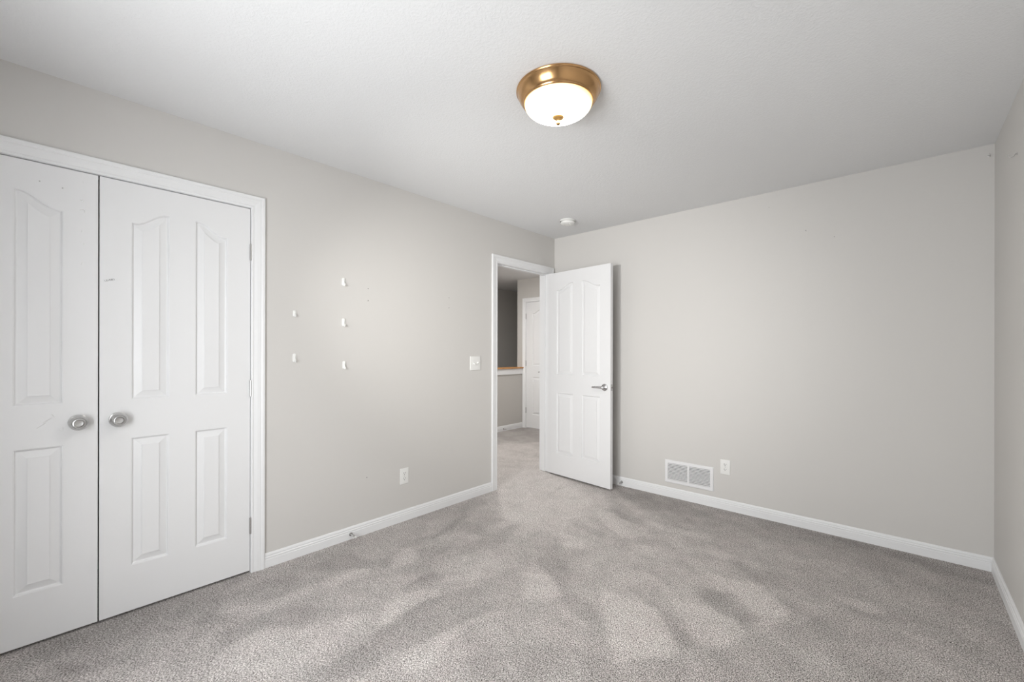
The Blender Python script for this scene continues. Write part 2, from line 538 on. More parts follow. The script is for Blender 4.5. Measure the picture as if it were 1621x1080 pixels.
# hall shell
bm = bm_new()
box(bm, (-T, 0.12, -0.02), (0, HY + 0.12, H))
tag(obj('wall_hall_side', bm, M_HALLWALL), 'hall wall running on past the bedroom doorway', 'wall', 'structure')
bm = bm_new()
box(bm, (HX, HY, -0.02), (HD0, HY + 0.12, H))
box(bm, (HD1, HY, -0.02), (-T, HY + 0.12, H))
box(bm, (HD0, HY, HDH), (HD1, HY + 0.12, H))
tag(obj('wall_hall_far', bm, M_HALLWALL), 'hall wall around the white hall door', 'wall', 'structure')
bm = bm_new()
box(bm, (HX, HE, -1.3), (-1.912, HY, 0.972))
tag(obj('wall_landing', bm, M_HALLWALL), 'low half wall of the landing beside the stairwell', 'half wall', 'structure')
bm = bm_new()
box(bm, (SX - 0.12, HE - 0.1, -1.3), (SX, 4.1, H))
box(bm, (SX, 4.0, -1.3), (HX, 4.1, H))
box(bm, (HX, HY + 0.12, -1.3), (HX + 0.1, 4.0, H))
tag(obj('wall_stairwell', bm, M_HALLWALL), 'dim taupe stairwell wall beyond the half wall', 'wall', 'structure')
bm = bm_new()
box(bm, (SX, HE - 0.1, -1.4), (HX + 0.1, 4.1, -1.3))
tag(obj('floor_stairwell', bm, M_CARPET), 'carpeted stair landing far below the half wall', 'floor', 'structure')
bm = bm_new()
box(bm, (SX - 0.12, HE - 0.1, -1.3), (-0.735, HE, H))
tag(obj('wall_hall_near', bm, M_HALLWALL), 'end wall of the hall on the near side', 'wall', 'structure')

# ------------------------------------------------------------------ baseboards
BB = [(0, 0), (.012, 0), (.012, .046), (.0103, .0485), (.0103, .0515), (.0116, .0535), (.0112, .0595),
      (.0085, .0625), (.0085, .0655), (.0095, .0675), (.0085, .0735), (.0058, .0795), (.0045, .0815), (0, .0815)]


def baseboard(bm, a, b, nrm):
    a, b, nrm = Vector((*a, 0)), Vector((*b, 0)), Vector((*nrm, 0))
    va = [bm.verts.new(a + nrm * t + Vector((0, 0, z))) for t, z in BB]
    vb = [bm.verts.new(b + nrm * t + Vector((0, 0, z))) for t, z in BB]
    for i in range(len(BB)):
        j = (i + 1) % len(BB)
        bm.faces.new((va[i], va[j], vb[j], vb[i]))
    bm.faces.new(va[::-1])
    bm.faces.new(vb)


bm = bm_new()
baseboard(bm, (0, -2.787), (0, -0.937), (1, 0))
tag(obj('baseboard_left', bm, M_BASE), 'white moulded baseboard between the closet and the doorway', 'baseboard', 'structure')
bm = bm_new()
baseboard(bm, (0.018, 0), (W, 0), (0, -1))
tag(obj('baseboard_far', bm, M_BASE), 'white moulded baseboard under the return air grille', 'baseboard', 'structure')
bm = bm_new()
baseboard(bm, (W, BACK + .012), (W, -.012), (-1, 0))
tag(obj('baseboard_right', bm, M_BASE), 'white baseboard running toward the camera past the far corner', 'baseboard', 'structure')
bm = bm_new()
baseboard(bm, (0, BACK), (W, BACK), (0, 1))
tag(obj('baseboard_back', bm, M_BASE), 'white baseboard below the bedroom window', 'baseboard', 'structure')
bm = bm_new()
baseboard(bm, (-1.912, HE), (-1.912, HY), (1, 0))
tag(obj('baseboard_landing', bm, M_BASE), 'white baseboard along the foot of the half wall', 'baseboard', 'structure')

# ------------------------------------------------------------------ casings and jambs
CAS = [(0, 0), (0, .0085), (.004, .0105), (.010, .0105), (.0135, .0085), (.017, .0095), (.030, .0125), (.046, .0135),
       (.049, .0125), (.052, .0145), (.056, .0165), (.066, .0165), (.069, .0145), (.069, 0)]


def casing(bm, a0, a1, ztop, plane, out, axis, k=1.0):
    """colonial casing swept round three sides, mitred. axis 'y': opening runs along Y in plane x=plane; 'x': along X in plane y=plane."""
    rows = []
    for d, t in CAS:
        d *= k
        pts = [(a0 - d, 0), (a0 - d, ztop + d), (a1 + d, ztop + d), (a1 + d, 0)]
        if axis == 'y':
            rows.append([bm.verts.new((plane + out * t, p, z)) for p, z in pts])
        else:
            rows.append([bm.verts.new((p, plane + out * t, z)) for p, z in pts])
    for r0, r1 in zip(rows, rows[1:] + rows[:1]):
        for i in range(3):
            bm.faces.new((r0[i], r0[i + 1], r1[i + 1], r1[i]))
    bm.faces.new([r[0] for r in rows])
    bm.faces.new([r[3] for r in rows][::-1])


JT = 0.018
# closet: clear opening
CJ0, CJ1, CJZ = -4.0935, -2.8565, 2.0555
bm = bm_new()
casing(bm, CJ0 - .002, CJ1 + .001, CJZ + .0015, 0.0, 1, 'y')
trim_1 = tag(obj('trim_1', bm, M_TRIM), 'white moulded casing around the closet double doors', 'door casing', 'structure')
bm = bm_new()
box(bm, (-T, CL0, 0), (0, CJ0, CJZ + .006))
box(bm, (-T, CJ1, 0), (0, CL1, CJZ + .006))
box(bm, (-T, CJ0, CJZ), (0, CJ1, CLH))
box(bm, (-.075, CJ0, CJZ - .011), (-.043, CJ1, CJZ))
obj('jamb', bm, M_TRIM, trim_1)

# bedroom doorway: clear opening
DJ0, DJ1, DJZ = -0.866, -0.097, 2.0545
bm = bm_new()
casing(bm, DJ0 - .004, DJ1 + .002, DJZ + .004, 0.0, 1, 'y', 0.97)
casing(bm, DJ0 - .004, DJ1 + .002, DJZ + .004, -T, -1, 'y', 0.97)
trim_2 = tag(obj('trim_2', bm, M_TRIM), 'white casing around the open bedroom doorway', 'door casing', 'structure')
bm = bm_new()
box(bm, (-T, DW0, 0), (0, DJ0, DWH))
box(bm, (-T, DJ1, 0), (0, DW1, DWH))
box(bm, (-T, DJ0, DJZ), (0, DJ1, DWH))
# door stop strips
box(bm, (-.075, DJ0, 0), (-.042, DJ0 + .010, DJZ))
box(bm, (-.075, DJ1 - .010, 0), (-.042, DJ1, DJZ))
box(bm, (-.075, DJ0 + .010, DJZ - .010), (-.042, DJ1 - .010, DJZ))
obj('jamb', bm, M_TRIM, trim_2)
bm = bm_new()
bevel_box(bm, (-.036, DJ0, .90), (-.010, DJ0 + .0015, .957), .0006, 1)
obj('strike_plate', bm, M_NICKEL, trim_2)

# hall door casing
HJ0, HJ1, HJZ = -1.842, -1.374, 2.0555
bm = bm_new()
casing(bm, HJ0 - .002, HJ1 + .002, HJZ + .003, HY, -1, 'x', 0.92)
trim_3 = tag(obj('trim_3', bm, M_TRIM), 'white casing around the hall door seen through the doorway', 'door casing', 'structure')
bm = bm_new()
box(bm, (HD0, HY, 0), (HJ0, HY + .12, HDH))
box(bm, (HJ1, HY, 0), (HD1, HY + .12, HDH))
box(bm, (HJ0, HY, HJZ), (HJ1, HY + .12, HDH))
obj('jamb', bm, M_TRIM, trim_3)

# half wall: oak cap and white band below
bm = bm_new()
bevel_box(bm, (HX - .028, HE, .972), (-1.882, HY - .001, .995), .006, 3)
trim_4 = tag(obj('trim_4', bm, M_OAK, smooth=35), 'honey oak cap board on top of the half wall', 'cap board', 'structure')
bm = bm_new()
box(bm, (-1.912, HE, .884), (-1.898, HY - .016, .972))
tag(obj('trim_5', bm, M_TRIM), 'white band board under the oak cap of the half wall', 'trim board', 'structure')

# ------------------------------------------------------------------ window behind the camera
def window(name, loc, rot, hw, hh, label):
    """local: room side is +y, frame runs x -hw..hw, z 0..hh, wall depth -y"""
    win = tag(empty(name, loc, rot), label, 'window', 'structure')
    bm = bm_new()
    for lo, hi in (((-hw, -.12, 0), (-hw + .03, 0, hh)), ((hw - .03, -.12, 0), (hw, 0, hh)),
                   ((-hw + .03, -.12, 0), (hw - .03, 0, .03)), ((-hw + .03, -.12, hh - .03), (hw - .03, 0, hh))):
        box(bm, lo, hi)
    obj('window_frame', bm, M_TRIM, win)
    for s in (-1, 1):
        bm = bm_new()
        x0, x1 = (-hw + .03, .015) if s < 0 else (-.015, hw - .03)
        yy = -.085 if s < 0 else -.06
        for lo, hi in (((x0, yy - .012, .03), (x0 + .035, yy + .012, hh - .03)), ((x1 - .035, yy - .012, .03), (x1, yy + .012, hh - .03)),
                       ((x0 + .035, yy - .012, .03), (x1 - .035, yy + .012, .065)), ((x0 + .035, yy - .012, hh - .065), (x1 - .035, yy + .012, hh - .03))):
            box(bm, lo, hi)
        sash = obj('sash', bm, M_TRIM, win)
        bm = bm_new()
        box(bm, (x0 + .035, yy - .002, .065), (x1 - .035, yy + .002, hh - .065))
        obj('pane', bm, M_PANE, sash)
    bm = bm_new()
    bevel_box(bm, (-hw - .05, -.02, -.03), (hw + .05, .05, 0), .004, 2)
    obj('window_sill', bm, M_TRIM, win)


window('window_1', ((WX0 + WX1) / 2, BACK, WZ0), (0, 0, 0), (WX1 - WX0) / 2, WZ1 - WZ0, 'white framed window in the wall opposite the return air grille')

# ------------------------------------------------------------------ moulded door leaves
MOULD = [(0, 0), (.0008, .0014), (.0030, .0020), (.0065, .0095), (.0095, .0112), (.0120, .0108), (.0385, .0036), (.0388, .0004), (.0400, .0)]
Z_LOW0, Z_LOW1, Z_UP0, Z_UPS, Z_UPP = .214, .823, 1.006, 1.852, 1.914   # heights on the leaf


def leaf_mesh(w, h, t, stile, pw, mull, cols=2):
    """door leaf: x 0..w, z 0..h, faces at y=0 (normal -y) and y=t; raised panels above (eyebrow tops) and below, in one or two columns"""
    bm = bm_new()
    NS = 18
    S = lambda q: q * q * q * (q * (6 * q - 15) + 10)
    u0, u1 = stile, stile + pw
    u2 = u1 + mull
    u3 = u2 + pw

    def top_up(side):
        if side == 0:
            return lambda q: Z_UPS + (Z_UPP - Z_UPS) * S(q)
        return lambda q: Z_UPP - (Z_UPP - Z_UPS) * S(q)

    for face in (0, 1):
        Y = (lambda d: d) if face == 0 else (lambda d: t - d)

        def quad(*p):
            bm.faces.new([bm.verts.new((a, Y(0), b)) for a, b in p])
        quad((0, 0), (u0, 0), (u0, h), (0, h))
        if cols == 2:
            quad((u1, 0), (u2, 0), (u2, h), (u1, h))
            quad((u3, 0), (w, 0), (w, h), (u3, h))
        else:
            quad((u1, 0), (w, 0), (w, h), (u1, h))
        for side, (a, b) in enumerate(((u0, u1), (u2, u3))[:cols]):
            quad((a, 0), (b, 0), (b, Z_LOW0), (a, Z_LOW0))
            quad((a, Z_LOW1), (b, Z_LOW1), (b, Z_UP0), (a, Z_UP0))
            f = top_up(side)
            for i in range(NS):
                q0, q1 = i / NS, (i + 1) / NS
                quad((a + (b - a) * q0, f(q0)), (a + (b - a) * q1, f(q1)), (a + (b - a) * q1, h), (a + (b - a) * q0, h))
            for lo, fn in ((Z_LOW0, None), (Z_UP0, f)):
                loops = []
                for d, dep in MOULD:
                    ring = [(a + d, lo + d), (b - d, lo + d)]
                    if fn is None:
                        ring += [(b - d, Z_LOW1 - d), (a + d, Z_LOW1 - d)]
                    else:
                        for i in range(NS, -1, -1):
                            q = (d + (b - a - 2 * d) * i / NS) / (b - a)
                            e = 1e-3
                            sl = (fn(min(1, q + e)) - fn(max(0, q - e))) / ((min(1, q + e) - max(0, q - e)) * (b - a))
                            ring.append((a + q * (b - a), fn(q) - d * math.sqrt(1 + sl * sl)))
                    loops.append([bm.verts.new((x, Y(dep), z)) for x, z in ring])
                for r0, r1 in zip(loops, loops[1:]):
                    n = len(r0)
                    for i in range(n):
                        j = (i + 1) % n
                        bm.faces.new((r0[i], r0[j], r1[j], r1[i]))
                bm.faces.new(loops[-1])
    for p in (((0, 0, 0), (0, t, 0), (0, t, h), (0, 0, h)), ((w, 0, 0), (w, t, 0), (w, t, h), (w, 0, h)),
              ((0, 0, 0), (w, 0, 0), (w, t, 0), (0, t, 0)), ((0, 0, h), (w, 0, h), (w, t, h), (0, t, h))):
        bm.faces.new([bm.verts.new(q) for q in p])
    bmesh.ops.remove_doubles(bm, verts=list(bm.verts), dist=1e-5)
    return bm


def hinge_bm():
    b = bm_new()
    lathe(b, [(0, -.048), (.0035, -.0475), (.0045, -.045), (.0060, -.0445), (.0060, -.0165), (.0053, -.016), (.0060, -.0155), (.0060, .0155),
              (.0053, .016), (.0060, .0165), (.0060, .0445), (.0045, .045), (.0035, .0475), (0, .048)], 16)
    return b


# --- closet leaves -------------------------------------------------
CW, CH, CZ, CT = .6140, 2.039, .0125, .035
PANEL = dict(stile=.1100, pw=.1435, mull=.1070)
ROTL = (0, 0, pi / 2)                        # local x -> +Y, local -y -> +X
door_b = tag(empty('door_2', (-.001, -3.4730, CZ), ROTL), 'white closet door leaf hinged beside the wall with a tiny scribbled sticker', 'closet door', 'structure')
leaf_b = obj('door_leaf', leaf_mesh(CW, CH, CT, **PANEL), M_DOOR, door_b)
door_a = tag(empty('door_1', (-.001, -3.4780 - CW, CZ), ROTL), 'white closet door leaf with glue marks, cut off by the picture edge', 'closet door', 'structure')
leaf_a = leaf_b.copy()
COL.objects.link(leaf_a)
leaf_a.parent = door_a
# round knob: rose, neck, flared cone, rim and dished face (local: out along -y)
b = bm_new()
lathe(b, [(.0, 0), (.0325, 0), (.0335, .002), (.0325, .005), (.028, .0075), (.016, .009), (.0135, .012), (.0135, .020), (.020, .026), (.0300, .031),
          (.0325, .0345), (.0328, .038), (.0310, .0425), (.0262, .0515), (.0245, .0540), (.0236, .0530), (.0226, .0540), (.0216, .0590), (.0200, .0622),
          (.0172, .0628), (.0158, .061), (.0146, .0560), (.013, .0545), (.006, .0535), (0, .0532)], 56)
knob_b = obj('knob', b, M_NICKEL, door_b, (.0635, 0, .930 - CZ), (pi / 2, 0, 0), smooth=32)
knob_a = knob_b.copy()
COL.objects.link(knob_a)
knob_a.parent = door_a
knob_a.location = (CW - .0625, 0, .932 - CZ)
for z in (1.807, 1.041, .267):
    o = obj('hinge', hinge_bm(), M_NICKEL, door_b, (CW + .0015, -.0058, z - CZ), smooth=40)
    o['label'] = 'satin nickel hinge knuckle'
    o2 = o.copy()
    COL.objects.link(o2)
    o2.parent = door_a
    o2.location = (-.0015, -.0058, z - CZ)
# tiny sticker with black scribbles on the right-hand leaf
SB = Matrix.Rotation(radians(16), 4, 'Y')
b = bm_new()
bevel_box(b, (-.0230, -.0006, -.0065), (.0230, 0, .0065), .0003, 1)
b.transform(Matrix.Rotation(radians(-16), 4, 'Y'))
stk = obj('sticker', b, M_DOOR, door_b, (.0355, 0, 1.5795 - CZ))
b = bm_new()


def stroke(bm_, pts, r=.0015):
    tube(bm_, [(x, -.0008, z) for x, z in pts], [(r, .0004)] * len(pts), 6)


u = .001
stroke(b, [(-16.5 * u, 4 * u), (-19 * u, 1.5 * u), (-19.4 * u, -1 * u), (-17.5 * u, -3.5 * u), (-15 * u, -4 * u)], .0006)
for pts in ([(-13, 3.5), (-13, -3.5)], [(-13, 3.5), (-10.5, 3.5)], [(-13, 0), (-10.8, 0)], [(-13, -3.5), (-10.2, -3.5)],
            [(-7.5, 2.5), (-7, -1.5), (-8.5, -3.8), (-10.2, -3.5)], [(-5.2, -1), (-4, -.4)], [(-1.5, 4), (-2.3, .5), (-1.2, -1.8)], [(-1.0, 3.6), (-.6, -.5)],
            [(0, -1.5), (1.6, -3.6)], [(3.2, 3.4), (6.0, 3.6)], [(4.6, 3.4), (4.4, -3.2)], [(7.4, 3.4), (7.4, -3.4)], [(7.4, 3.4), (10, 3.6)],
            [(7.4, 0), (9.6, .1)], [(7.4, -3.4), (10.3, -3.2)], [(12.5, 4), (14.8, 2.2), (15.4, -.3), (14.2, -2.6)]):
    stroke(b, [(x * u, z * u) for x, z in pts])
b.transform(Matrix.Rotation(radians(-16), 4, 'Y'))
obj('scribble', b, M_INK, stk)


# dried glue and little pins on the left-hand leaf
def on_leaf_a(y, z):
    return (y - (-3.4775 - CW), 0, z - CZ)


def glue(y, z, pts, r=.0016, flat=.0009):
    bb = bm_new()
    tube(bb, [(px * .001, -flat * .5, pz * .001) for px, pz in pts], [(r, flat)] * len(pts), 8)
    return obj('glue_residue', bb, M_GLUE, door_a, on_leaf_a(y, z), smooth=60)


glue(-3.526, 2.008, [(0, 6), (.6, 0), (0, -6)], .0012)
glue(-3.530, 1.924, [(-6, 3), (-1, 0), (3, 4), (5, 6)])
glue(-3.529, 1.919, [(2, -4), (5, 0), (5, 5)], .0012)
glue(-3.529, 1.880, [(-7, -1), (-4, 3), (2, 4), (7, 2), (8, -4), (7, -9)])
glue(-3.530, 1.786, [(0, 6), (.6, 0), (-.6, -5)])
glue(-3.528, 1.732, [(-9, 2), (-6, 4)], .0013)
glue(-3.528, 1.731, [(4, 5), (6, 1), (5, -5)])
glue(-3.530, 1.642, [(1.5, 8), (0, 2), (-1.5, -6)])
glue(-3.622, .968, [(0, 9), (5, 3), (9, -3)], .0016)
glue(-3.634, .953, [(-13, -10), (0, -2), (12, 7)], .0022, .0006)
glue(-3.651, .932, [(-14, -12), (0, -2), (13, 9)], .0022, .0006)
glue(-3.592, .906, [(-5, 5), (-5, -5), (0, -8), (4, -4), (5, 3), (3, 9)], .0014)
b = bm_new()
lathe(b, [(0, 0), (.0008, 0), (.0008, .009), (.0025, .010), (.0028, .0115), (.0016, .013), (0, .0132)], 14)
pin = obj('push_pin', b, M_NICKEL, door_a, on_leaf_a(-3.590, 1.961), (pi / 2, 0, 0), smooth=40)
pin2 = pin.copy()
COL.objects.link(pin2)
pin2.parent = door_a
pin2.location = on_leaf_a(-3.6575, 1.971)

# --- bedroom door, standing open -----------------------------------
OW = .762
ODA = radians(-5.63)
door_c = tag(empty('door_3', (.0262, -.1402, .0135), (0, 0, ODA)), 'white panelled bedroom door standing open toward the far wall', 'door', 'structure')
OPANEL = dict(stile=.1130, pw=.2150, mull=.1060)
leaf_c = obj('door_leaf', leaf_mesh(OW, 2.032, .035, **OPANEL), M_DOOR, door_c)


def lever_bm(flip):
    """lever set out along -y, arm toward -x"""
    bb = bm_new()
    R = Matrix.Rotation(pi / 2, 4, 'X')
    lathe(bb, [(0, 0), (.0325, 0), (.0330, .003), (.0315, .007), (.026, .0105), (.018, .013), (.0125, .016), (.0115, .022), (.0115, .040), (.0105, .047), (.006, .051), (0, .052)], 40, R)
    pts = [(-.004 + .006, -.041, 0), (-.012, -.044, 0), (-.030, -.047, .0005), (-.055, -.048, .001), (-.080, -.048, .000), (-.100, -.046, -.002), (-.112, -.042, -.004), (-.116, -.038, -.005)]
    rad = [(.008, .0105), (.0075, .0105), (.0065, .0100), (.0060, .0092), (.0056, .0082), (.0052, .0068), (.0048, .0054), (.0022, .0022)]
    tube(bb, pts, rad, 14)
    if flip:
        bb.transform(Matrix.Scale(-1, 4, (0, 1, 0)))
    return bb


o = obj('lever_handle', lever_bm(False), M_CHROME, door_c, (.7000, 0, .912), smooth=40)
o['label'] = 'chrome lever handle'
obj('lever_handle', lever_bm(True), M_CHROME, door_c, (.7000, .035, .912), smooth=40)
bm = bm_new()
bevel_box(bm, (OW, .005, .885), (OW + .0012, .030, .942), .0005, 1)
lp = obj('latch_plate', bm, M_NICKEL, door_c)
bm = bm_new()
bevel_box(bm, (OW + .001, .0115, .905), (OW + .010, .0235, .922), .003, 2)
obj('latch_bolt', bm, M_BRONZE, lp, smooth=40)
for z in (.892, .935):
    bm = bm_new()
    lathe(bm, [(0, 0), (.0035, 0), (.0030, .0012), (0, .0015)], 14, Matrix.Translation((OW + .001, .0175, z)) @ OUT_X)
    obj('screw', bm, M_BRONZE, lp)
for z in (1.793, 1.012, .300):
    obj('hinge', hinge_bm(), M_BRONZE, door_c, (-.0060, .037, z), smooth=40)
    bm = bm_new()
    box(bm, (-.0012, .004, z - .044), (0, .034, z + .044))
    obj('hinge_plate', bm, M_BRONZE, door_c)

# --- hall door -----------------------------------------------------
door_d = tag(empty('door_4', (HJ0 + .003, HY + .003, .014)), 'narrow white panelled hall door seen through the bedroom doorway', 'door', 'structure')
leaf_d = obj('door_leaf', leaf_mesh(HJ1 - HJ0 - .006, 2.036, .035, stile=.1290, pw=.2040, mull=0, cols=1), M_DOOR, door_d)
o = obj('lever_handle', lever_bm(False), M_BRONZE, door_d, (HJ1 - HJ0 - .006 - .062, 0, .912), smooth=40)
for z in (1.811, 1.042, .275):
    obj('hinge', hinge_bm(), M_BRONZE, door_d, (-.0015, -.0058, z), smooth=40)

# ------------------------------------------------------------------ ceiling lamp
lamp = tag(empty('ceiling_lamp', (1.56, -2.07, H)), 'round flush mount lamp with bronze pan and lit glass bowl', 'ceiling light')
b = bm_new()
lathe(b, [(0, 0), (.186, 0), (.1905, -.003), (.1915, -.007), (.1895, -.011), (.1865, -.013), (.1840, -.020), (.1780, -.034), (.1700, -.047), (.1640, -.054),
          (.1610, -.056), (.1590, -.060), (.1560, -.062), (.1520, -.061), (.1500, -.055)], 96)
obj('pan', b, M_BRASS, lamp, smooth=25)
b = bm_new()
prof = [(.1535, -.056)]
for k in range(0, 19):
    a = k / 18 * pi / 2
    prof.append((.1535 * cos(a) ** .92, -.060 - .062 * sin(a)))
prof[-1] = (0, prof[-1][1])
lathe(b, prof, 96)
obj('glass_bowl', b, M_GLOW, lamp, smooth=60)
b = bm_new()
lathe(b, [(0, -.117), (.025, -.1205), (.0275, -.1235), (.0255, -.127), (.018, -.1315), (.0105, -.1360), (.0080, -.1400), (.0085, -.1430), (.0105, -.1470), (.0110, -.1510), (.0085, -.1560), (.004, -.1590), (0, -.1600)], 32)
obj('finial', b, M_FINIAL, lamp, smooth=40)

# ------------------------------------------------------------------ smoke detector
sm = tag(empty('smoke_detector', (.475, -.440, H)), 'small white round smoke detector on the ceiling near the far corner', 'smoke detector')
b = bm_new()
lathe(b, [(0, 0), (.069, 0), (.070, -.003), (.0695, -.010), (.067, -.012)], 48)
obj('base', b, M_PLASTIC, sm, smooth=35)
b = bm_new()
lathe(b, [(.0625, -.010), (.0625, -.015), (.0585, -.0155), (.0585, -.0205), (.0655, -.021), (.0655, -.025), (.062, -.031), (.054, -.0365), (.030, -.039), (.029, -.0375), (.026, -.0375), (.025, -.039), (0, -.0395)], 48)
obj('cover', b, M_PLASTIC, sm, smooth=35)
b = bm_new()
lathe(b, [(0, -.039), (.009, -.039), (.009, -.0415), (.008, -.0425), (0, -.0427)], 24, Matrix.Translation((.034, -.012, .0005)))
obj('test_button', b, M_PLASTIC, sm, smooth=35)

# ------------------------------------------------------------------ return air grille
GX0, GX1, GZ0, GZ1 = 1.197, 1.596, .1235, .3180
gr = tag(empty('return_air_grille', ((GX0 + GX1) / 2, 0, GZ0)), 'white louvred return air grille low on the far wall', 'vent')
gw, gh = (GX1 - GX0) / 2, GZ1 - GZ0
bm = bm_new()
rows = []
for d, t in ((0, 0), (0, .004), (.004, .0075), (.0245, .0085), (.0265, .0065), (.0265, .001)):
    rows.append([bm.verts.new((x, -t, z)) for x, z in ((-gw + d, d), (gw - d, d), (gw - d, gh - d), (-gw + d, gh - d))])
for r0, r1 in zip(rows, rows[1:]):
    for i in range(4):
        j = (i + 1) % 4
        bm.faces.new((r0[i], r0[j], r1[j], r1[i]))
box(bm, (-.0075, -.0078, .026), (.0075, -.001, gh - .026))
for sx in (-gw + .013, gw - .013):
    lathe(bm, [(0, 0), (.0035, 0), (.003, .0012), (0, .0016)], 12, Matrix.Translation((sx, -.0084, gh / 2)) @ OUT_NY)
obj('frame', bm, M_VENT, gr)
bm = bm_new()
box(bm, (-gw + .0265, -.0012, .0265), (gw - .0265, -.0004, gh - .0265))
obj('backing', bm, M_DARK, gr)
NSL = 12
for x0, x1 in ((-gw + .0265, -.0075), (.0075, gw - .0265)):
    bm = bm_new()
    for k in range(NSL):
        zc = .0265 + (gh - .053) * (k + .5) / NSL
        # tilted blade, outer edge lower
        p = [(-.0008, zc + .0034), (-.0008, zc + .0024), (-.0072, zc - .0042), (-.0078, zc - .0022)]
        va = [bm.verts.new((x0, y, z)) for y, z in p]
        vb = [bm.verts.new((x1, y, z)) for y, z in p]
        for i in range(4):
            j = (i + 1) % 4
            bm.faces.new((va[i], va[j], vb[j], vb[i]))
        bm.faces.new(va[::-1])
        bm.faces.new(vb)
    obj('louvers', bm, M_VENT, gr)

# ------------------------------------------------------------------ outlets (built facing -y, local origin at the plate centre on the wall)
def outlet(loc, rot, label):
    r = tag(empty('wall_outlet', loc, rot), label, 'outlet', group='duplex outlets low on the walls')
    bb = bm_new()
    bevel_box(bb, (-.0360, -.0058, -.0580), (.0360, 0, .0580), .0026, 3)
    obj('plate', bb, M_PLASTIC, r, smooth=40)
    bb = bm_new()
    lathe(bb, [(0, 0), (.0032, 0), (.0028, .0012), (0, .0015)], 14, Matrix.Translation((0, -.0056, 0)) @ OUT_NY)
    obj('screw', bb, M_NICKEL, r)
    for s in (1, -1):
        bb = bm_new()
        zc = s * .0195
        bbm = bmesh.new()
        n = 32
        ring = []
        for k in range(n):
            a = 2 * pi * k / n
            ring.append((max(-.0170, min(.0170, .0175 * cos(a))), max(-.0135, min(.0135, .0175 * sin(a)))))
        for y0, y1, sc in ((-.0050, -.0072, 1.0),):
            v0 = [bbm.verts.new((x, y0, z + zc)) for x, z in ring]
            v1 = [bbm.verts.new((x * .97, y1, z * .97 + zc)) for x, z in ring]
            for i in range(n):
                j = (i + 1) % n
                bbm.faces.new((v0[i], v0[j], v1[j], v1[i]))
            bbm.faces.new(v1)
        merge(bb, bbm)
        rec = obj('receptacle', bb, M_PLASTIC, r)
        bb = bm_new()
        box(bb, (-.0078, -.0075, zc - .001), (-.0052, -.0070, zc + .009))
        box(bb, (.0052, -.0075, zc + .000), (.0076, -.0070, zc + .008))
        lathe(bb, [(0, 0), (.0028, 0), (.0028, .0005), (0, .0006)], 14, Matrix.Translation((0, -.0070, zc - .0075)) @ OUT_NY)
        obj('slots', bb, M_SLOT, rec)
    return r


out1 = outlet((1.6840, 0, .3365), (0, 0, 0), 'white duplex outlet beside the return air grille')
out2 = copy_tree(out1, loc=(0, -1.8475, .3305), rot=(0, 0, pi / 2))
out2['label'] = 'white duplex outlet on the wall between closet and doorway'

# ------------------------------------------------------------------ light switch
sw = tag(empty('light_switch', (0, -1.1380, 1.1485), (0, 0, pi / 2)), 'white two toggle light switch beside the bedroom doorway', 'light switch')
bm = bm_new()
bevel_box(bm, (-.0595, -.0060, -.0595), (.0595, 0, .0595), .0026, 3)
obj('plate', bm, M_PLASTIC, sw, smooth=40)
for s, up in ((-1, -1), (1, 1)):
    bm = bm_new()
    box(bm, (s * .023 - .0052, -.0068, -.0125), (s * .023 + .0052, -.0050, .0125))
    b2 = bmesh.new()
    bevel_box(b2, (-.0040, -.020, -.0045), (.0040, 0, .0045), .0012, 2)
    merge(bm, b2, Matrix.Translation((s * .023, -.0055, 0)) @ Matrix.Rotation(radians(-24 * up), 4, 'X'))
    obj('toggle', bm, M_PLASTIC, sw, smooth=40)
    for z in (-.030, .030):
        bm = bm_new()
        lathe(bm, [(0, 0), (.0032, 0), (.0028, .0012), (0, .0015)], 12, Matrix.Translation((s * .023, -.0058, z)) @ OUT_NY)
        obj('screw', bm, M_PLASTIC, sw)

# ------------------------------------------------------------------ adhesive hooks
def hook(loc, label):
    r = tag(empty('adhesive_hook', loc, (0, 0, pi / 2)), label, 'hook', group='white adhesive hooks on the closet wall')
    bb = bm_new()
    b2 = bmesh.new()
    n, hw_, hl = 10, .0105, .026
    pts = [(hw_ * cos(pi * k / n), hl - hw_ * .7 + hw_ * .7 * sin(pi * k / n)) for k in range(n + 1)]
    pts += [(-x, -z) for x, z in pts]
    v0 = [b2.verts.new((x, 0, z)) for x, z in pts]
    v1 = [b2.verts.new((x, -.0045, z)) for x, z in pts]
    v2 = [b2.verts.new((x * .8, -.0062, z * .93)) for x, z in pts]
    m_ = len(pts)
    for q0, q1 in ((v0, v1), (v1, v2)):
        for i in range(m_):
            j = (i + 1) % m_
            b2.faces.new((q0[i], q0[j], q1[j], q1[i]))
    b2.faces.new(v2)
    b2.faces.new(v0[::-1])
    merge(bb, b2)
    obj('base_plate', bb, M_PLASTIC, r, smooth=40)
    bb = bm_new()
    path = [(0, -.004, .004), (0, -.0075, -.006), (0, -.0090, -.016), (0, -.0120, -.0235), (0, -.0180, -.0250), (0, -.0220, -.0205), (0, -.0235, -.0130)]
    tube(bb, path, [(.0052, .0030), (.0056, .0030), (.0056, .0028), (.0054, .0026), (.0052, .0024), (.0046, .0022), (.0024, .0014)], 12)
    obj('hook_arm', bb, M_PLASTIC, r, smooth=50)
    return r


